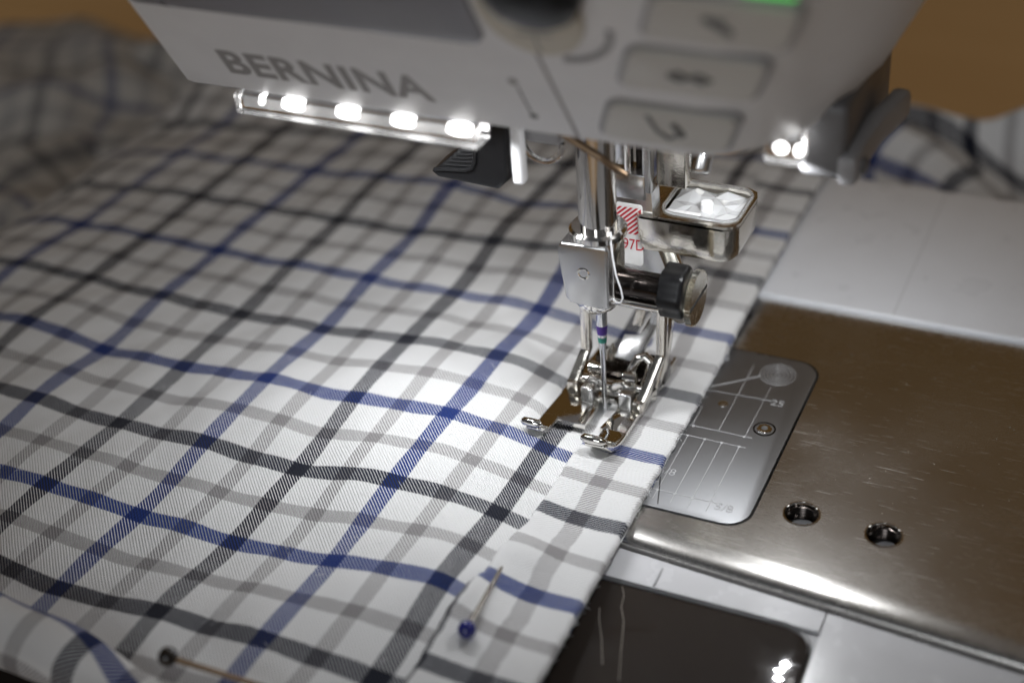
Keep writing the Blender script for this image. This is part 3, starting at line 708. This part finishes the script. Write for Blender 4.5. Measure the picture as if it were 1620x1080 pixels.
# ------------------------------------------------------------------ the checked cloth
NODES = [(-2,-3,-151.2,61.1,0.4), (-2,-2,-152.3,42.4,0.6), (-2,-1,-153.5,23.5,0.9), (-1,-4,-135.9,79.1,1.5), (-1,-3,-134.4,59.1,3.6), (-1,-2,-134.8,40.0,4.0), (-1,-1,-135.2,21.7,4.7), (-1,0,-137.0,2.8,4.9), (0,-4,-117.4,78.3,3.0), (0,-3,-116.2,59.8,4.4), (0,-2,-116.4,41.1,4.5), (0,-1,-117.0,22.1,4.5), (0,0,-118.2,3.2,4.5), (0,1,-119.2,-15.9,5.6), (1,-4,-97.5,82.3,3.0), (1,-3,-98.4,62.0,3.1), (1,-2,-98.3,42.1,4.0), (1,-1,-98.7,22.4,4.1), (1,0,-99.6,2.9,4.1), (1,1,-100.3,-16.4,3.5), (1,2,-101.4,-35.6,4.7), (2,-4,-78.7,81.3,4.8), (2,-3,-79.8,62.0,4.9), (2,-2,-79.8,42.1,4.2), (2,-1,-80.2,22.7,4.0), (2,0,-80.5,3.3,3.7), (2,1,-81.4,-16.1,3.4), (2,2,-82.2,-35.5,3.0), (2,3,-83.7,-54.9,3.7), (3,-3,-61.6,62.0,5.7), (3,-2,-60.8,42.6,4.5), (3,-1,-61.6,23.0,4.2), (3,0,-61.4,3.6,3.8), (3,1,-62.4,-15.6,4.8), (3,2,-63.4,-35.3,3.7), (3,3,-64.4,-54.8,2.3), (3,4,-65.9,-74.4,2.1), (4,-3,-42.9,62.2,4.1), (4,-2,-42.2,43.0,5.4), (4,-1,-42.1,23.5,3.9), (4,0,-42.6,4.2,5.4), (4,1,-43.4,-15.5,4.6), (4,2,-44.1,-35.0,2.7), (4,3,-45.2,-54.5,1.8), (4,4,-46.5,-73.8,2.7), (5,-2,-23.4,43.5,6.2), (5,-1,-23.2,24.0,3.9), (5,0,-23.6,4.8,5.4), (5,1,-24.4,-14.5,5.5), (5,2,-25.3,-34.1,4.8), (5,3,-26.1,-53.9,2.8), (5,4,-27.3,-73.2,3.3), (6,1,-5.7,-14.5,2.4), (6,2,-5.8,-33.9,3.2), (6,3,-6.7,-53.0,4.5), (6,4,-7.9,-72.7,1.4)]
NODES += [(6,0,-4.9,4.6,1.6), (6,-1,-4.6,23.8,1.8), (6,-2,-4.4,43.2,3.2), (6,-3,-4.2,62.6,3.4), (5,-3,-23.4,62.6,5.0)]
for v in range(3, 7): NODES.append((v, -4, -78.7+18.8*(v-2), 81.5, 4.0 if v < 6 else 3.0))
for v in range(-2, 8): NODES.append((v, -5, -78.7+18.8*(v-2), 100, 2.6)); NODES.append((v, -6, -78.7+18.8*(v-2), 115, -7)); NODES.append((v, -7, -78.7+18.8*(v-2), 121, -26))
NODES.append((-2, -4, -151, 80, -1.0))
for h in range(-6, 6): NODES.append((7.12, h, 15.0, -14.5-19.3*(h-1), .5 if h > -2 else 2.0)); NODES.append((6.55, h, 4.0, -14.5-19.3*(h-1), .7 if h > -2 else 2.2))
reg = lambda v, h: (-81.5+19*(v-2)-.9*max(0, h-1), -15.9-19.4*(h-1))
for v, h in ((2,4),(1,3),(1,4),(0,2),(0,3),(0,4),(-1,1),(-1,2),(-1,3),(-1,4),(-2,0),(-2,1),(-2,2),(-2,3)): NODES.append((v, h, *reg(v, h), 3.4 if v > -2 else 1.2))
for v in range(-2, 7): NODES.append((v, 5, *reg(v, 5), 1.2))
for h in range(-5, 6): NODES.append((-3, h, -165.5, -15.9-19.4*(h-1), -7)); NODES.append((-4, h, -172, -15.9-19.4*(h-1), -24))
A = np.array(NODES, float); X = A[:, :2]; Y = A[:, 2:]
def phi(r2): return .5*r2*np.log(np.maximum(r2, 1e-12))
K = phi(((X[:, None]-X[None])**2).sum(-1)) + 2e-3*np.eye(len(X)); Q = np.hstack([np.ones((len(X), 1)), X])
Wt = np.linalg.solve(np.vstack([np.hstack([K, Q]), np.hstack([Q.T, np.zeros((3, 3))])]), np.vstack([Y, np.zeros((3, 3))]))
def cloth_at(V, H):
    p = np.stack([np.ravel(V), np.ravel(H)], -1).astype(float); out = np.zeros((len(p), 3))
    for i in range(0, len(p), 8192):
        q = p[i:i+8192]; k = phi(((q[:, None]-X[None])**2).sum(-1))
        out[i:i+8192] = k @ Wt[:-3] + Wt[-3] + q @ Wt[-2:]
    return out
def ripples(V, H):          # small waves of the cloth, zero along the hem
    f = np.clip((6.2-V)/.6, 0, 1)*np.clip((H+4.6)/.6, 0, 1)
    return f*(.30*np.sin(V*3.9+H*1.3)*np.sin(H*2.7-V*.8) + .18*np.sin(V*7.3-H*4.1+1.0) + .10*np.sin(V*12.1+H*9.7))
fab = thing('checked_cloth', (-60, 0, 0), 'white cotton cloth with navy, blue and grey check, hemmed edge under the presser foot', 'cloth')
def grid_obj(name, P, UVs, nu, nv, parent, mat='cloth', close=False):
    """P: (nv, nu, 3) points"""
    me = bpy.data.meshes.new(name); idx = np.arange(nu*nv).reshape(nv, nu)
    f = np.stack([idx[:-1, :-1], idx[:-1, 1:], idx[1:, 1:], idx[1:, :-1]], -1).reshape(-1, 4)
    base = np.array(parent.location) if parent else np.zeros(3)
    me.from_pydata((P.reshape(-1, 3)*S-base).tolist(), [], f.tolist())
    uvl = me.uv_layers.new(name='UVMap'); li = np.empty(len(me.loops), np.int32); me.loops.foreach_get('vertex_index', li)
    uvl.data.foreach_set('uv', UVs.reshape(-1, 2)[li].astype(np.float32).ravel())
    me.polygons.foreach_set('use_smooth', [True]*len(me.polygons)); me.materials.append(MAT[mat]); me.update()
    o = bpy.data.objects.new(name, me); col.objects.link(o); o.parent = parent
    return o
nu, nv = 230, 280
vv, hh = np.meshgrid(np.linspace(-4, 7.12, nu), np.linspace(4.72, -6.9, nv))
P = cloth_at(vv, hh).reshape(nv, nu, 3); P[..., 2] += ripples(vv, hh)
flat = (P[..., 1] > -119) & (P[..., 0] > -120) & (P[..., 1] < 101)
P[..., 2] = np.where(flat, np.maximum(P[..., 2], np.where(P[..., 1] > 46, 1.5, .32)), P[..., 2])
# pressed flat under the sole
near = (P[..., 0] > -13) & (P[..., 0] < 12) & (P[..., 1] > -10) & (P[..., 1] < 20)
dx = np.clip((np.abs(P[..., 0]+1)-7.5)/5, 0, 1); dy = np.clip((np.abs(P[..., 1]-4)-11)/6, 0, 1); fade = np.clip(np.hypot(dx, dy), 0, 1)
P[..., 2] = np.where(near, np.minimum(P[..., 2], .75+fade*5), P[..., 2])
panel = grid_obj('main_panel', P, np.stack([vv, hh], -1), nu, nv, fab)
# hem folded over to the top along the right edge
hs = np.linspace(4.6, -5.6, 320)
def left_x(y):
    return np.interp(y, [-120, -70, -61, -53, -48.5, -42.5, -38.5, -36.5, -34, -27, -10, 30, 120], [-2.2, -2.4, -2.7, -2.3, -1.5, -1.7, -1.2, -.7, -.5, -.6, -.4, .2, .5])
rows, uvs = [], []
sec = [(0, -.10), (-.012, .18), (-.010, .5), (.01, .78), (.04, .86)]+[(f, .88) for f in np.linspace(.08, .94, 30)]+[(.97, .84), (.99, .7), (1.005, .4), (1.002, .1), (.985, -.12)]
for h in hs:
    y0 = -14.5-19.3*(h-1); lx = left_x(y0)
    Vl = 6.55+(lx-4.0)/19.3; row = []; ur = []
    fs_ = np.array([s[0] for s in sec]); zs = np.array([s[1] for s in sec])
    Vm = Vl+(7.12-Vl)*fs_
    p = cloth_at(Vm, np.full_like(Vm, h))
    zb = np.maximum(p[:, 2], np.where(p[:, 1] > 46, 1.5, .32))
    k = np.clip((np.abs(p[:, 1]-4)-11)/6, 0, 1); zb = np.minimum(zb, .75+k*5)
    lift = .15+(1.05+.6*k)*zs
    pk = np.exp(-((p[:, 1]+41)/4.0)**2)*np.exp(-((p[:, 0]-3)/4.0)**2)*1.1       # puckers by the pin
    pk += np.exp(-((p[:, 1]+55)/7.0)**2)*np.exp(-((p[:, 0]+1.5)/2.5)**2)*.7
    pk += .18*np.sin(p[:, 1]*.31+p[:, 0]*.2)*np.clip(1-(p[:, 0]-12)/4, 0, 1)*(p[:, 1] < -10) + .16*np.sin(p[:, 1]*.55)*(p[:, 1] > 14)
    p[:, 2] = zb+lift+pk
    p[:, 0] += .12*math.sin(y0*.9)+.06*math.sin(y0*2.3)
    rows.append(p); uvs.append(np.stack([7.12+(7.12-Vm)*.905, np.full_like(Vm, h)+.23], -1))
grid_obj('folded_hem', np.array(rows), np.array(uvs), len(sec), len(hs), fab)
# rolled edge in front
ns, nr = 70, 40; rows, uvs = [], []
for i in range(ns):
    f = i/(ns-1); x = -128+f*116
    r = 5.2*(1-max(0, (f-.40)/.60)**1.3)+.5 + .35*math.sin(x*.21)
    yc = -87.5+1.5*math.sin(x*.05); zc = r-.4; row = []; ur = []
    for k in range(nr):
        a = -.5*math.pi+2*math.pi*k/(nr-1)
        rr = r*(1+.05*math.sin(3*a+x*.12))
        row.append((x, yc+rr*math.cos(a)*1.15, zc+rr*math.sin(a))); ur.append(((x+5.5)/19.3+6.3, 5.45-k/(nr-1)*1.9*r/6.6))
    rows.append(row); uvs.append(ur)
grid_obj('rolled_edge', np.array(rows), np.array(uvs), nr, ns, fab)
# bunched cloth on the table behind
def mound(name, cx, cy, rx, ry, h, z0, seed, rot, uvs_, amp=1.0, mat='cloth', nn=90):
    rng = np.random.RandomState(seed); g = np.linspace(-1, 1, nn); a, b_ = np.meshgrid(g, g)
    r = np.sqrt(a**2+b_**2); rad = np.clip(1-r**2.2, 0, 1)**.55
    z = z0+h*rad
    for k in range(9):
        fx, fy, p_ = rng.uniform(-5, 5), rng.uniform(-5, 5), rng.uniform(0, 6.3)
        z += rad*h*.13*amp*np.sin(a*fx+b_*fy+p_)*(1 if k < 5 else .7)
    for k in range(6):
        an = rng.uniform(0, math.pi); o_ = rng.uniform(-.6, .6); t_ = a*math.cos(an)+b_*math.sin(an)-o_
        z += rad*h*.22*amp*np.exp(-(t_/.09)**2)
    wx = a*rx*(1+.10*np.sin(b_*4+seed)); wy = b_*ry*(1+.10*np.sin(a*5+seed))
    c, s_ = math.cos(rot), math.sin(rot)
    Pm = np.stack([cx+c*wx-s_*wy, cy+s_*wx+c*wy, z], -1)
    u = np.stack([wx/19.3*uvs_+.12*np.sin(b_*9), wy/19.3*uvs_+.15*np.sin(a*8+z*.05)], -1)
    return grid_obj(name, Pm, u, nn, nn, fab, mat)
mound('bunched_cloth', -236, 128, 116, 92, 46, -72, 3, .5, 1.0, .45, 'reverse')
mound('bunched_cloth', -196, 40, 46, 130, 46, -72, 11, .1, 1.0, .5, 'reverse')
mound('bunched_cloth', 40, 146, 92, 36, 50, -72, 5, -.05, 1.0)
mound('bunched_cloth', -140, 160, 115, 52, 54, -72, 9, .1, 1.1, .5, 'reverse')

# ------------------------------------------------------------------ pins
def make_pin(label, mat, tip, head_c, r, sm='pin', group='glass headed pins in the cloth'):
    t = thing('pin', head_c, label, 'pin', group)
    link_mesh('shaft', tube([head_c, tip], [.5, .42], 12), sm, t)
    b = bmesh.new(); bmesh.ops.create_uvsphere(b, u_segments=24, v_segments=14, radius=r)
    bmesh.ops.translate(b, vec=Vector(head_c), verts=b.verts); link_mesh('head', b, mat, t)
make_pin('pin with a round blue head stuck in the hem', 'bluehead', (.4, -44.9, 3.2), (1.8, -61.2, 4.4), 1.45)
make_pin('pin with a round dark head on the rolled cloth edge', 'darkhead', (-18, -81.5, 3.2), (-34.6, -86.0, 9.2), 1.5, 'wire')
make_pin('pin with a yellow head in the bunched cloth behind the machine', 'yellowhead', (40, 134, -32), (45.0, 140, -20), 2.0)

# ------------------------------------------------------------------ lint and dust
def scrap(path, label):
    tag(link_mesh('thread_scrap', tube(path, .055, 6), 'lint'), label, 'lint', 'lint on the smoked door')
zd = lambda y: slope(y)-.25+.14
scrap([(15.9, -43.0, zd(-43)+.3), (16.6, -45, zd(-45)), (18.4, -48.5, zd(-48.5)), (20.3, -53.0, zd(-53))], 'short straight pale fibre on the dark door beside the cloth')
scrap([(17.6, -37.4, zd(-37.4)+.1), (18.6, -39.2, zd(-39)), (19.0, -41.5, zd(-41.5)), (20.4, -44, zd(-44)), (22.2, -50, zd(-50)), (23.8, -55, zd(-55))], 'long wavy pale fibre on the dark door below the pale strip')
b = bmesh.new()
for k in range(150):
    x, y = random.uniform(34.5, 90), random.uniform(-26, 46)
    if min(math.hypot(x-hx, y-hy) for hx, hy in HOLES) < 3.4: continue
    r = random.choice((.05, .06, .08, .1, .16))
    vs = [b.verts.new((x+r*random.uniform(.5, 1.3)*math.cos(a), y+r*random.uniform(.5, 1.3)*math.sin(a), .012+random.uniform(0, .03))) for a in (0, 1.4, 2.8, 4.4)]
    tp = b.verts.new((x, y, .06))
    for i in range(4): b.faces.new((vs[i], vs[(i+1) % 4], tp))
tag(link_mesh('dust', b, 'lint', None, False), 'fine pale dust specks scattered on the steel bed', 'dust', None, 'stuff')

def fibre(b, p, d, L, r=.028):
    d = Vector(d).normalized(); side = d.cross(Vector((0, 0, 1))); side = side.normalized() if side.length > .01 else Vector((1, 0, 0))
    bend = random.uniform(-.6, .6)*L; up = random.uniform(.02, .25)*L
    tube([Vector(p)+d*L*f+side*bend*f*f+Vector((0, 0, up*math.sin(f*3))) for f in (0, .25, .5, .75, 1)], r, 4, b, caps=False)
fb = bmesh.new()
for k in range(170):                                     # along the folded edge and the inner edge of the hem
    right = k % 3
    y = random.uniform(-75, 45); h = 1-(y+14.5)/19.3
    V = 7.11 if right else 6.55+(left_x(y)-4.0)/19.3
    q = cloth_at(np.array([V]), np.array([h]))[0]
    a = random.uniform(-1.2, 1.2)
    fibre(fb, (q[0]+(.15 if right else -.05), q[1], max(q[2], .35)+random.uniform(.3, 1.0)), (math.cos(a)*(1 if right else -1), math.sin(a), random.uniform(-.2, .3)), random.uniform(.3, 1.1))
for k in range(150):                                     # lint lying on the cloth
    V, h = random.uniform(1.5, 6.0), random.uniform(-1.2, 4.3)
    q = cloth_at(np.array([V]), np.array([h]))[0]; a = random.uniform(0, 6.3)
    z = q[2]+float(ripples(np.array([V]), np.array([h]))[0])
    fibre(fb, (q[0], q[1], z+.05), (math.cos(a), math.sin(a), .1), random.uniform(.4, 1.6), .03)
tag(link_mesh('loose_fibres', fb, 'thread', fab), None, None, None, 'stuff')
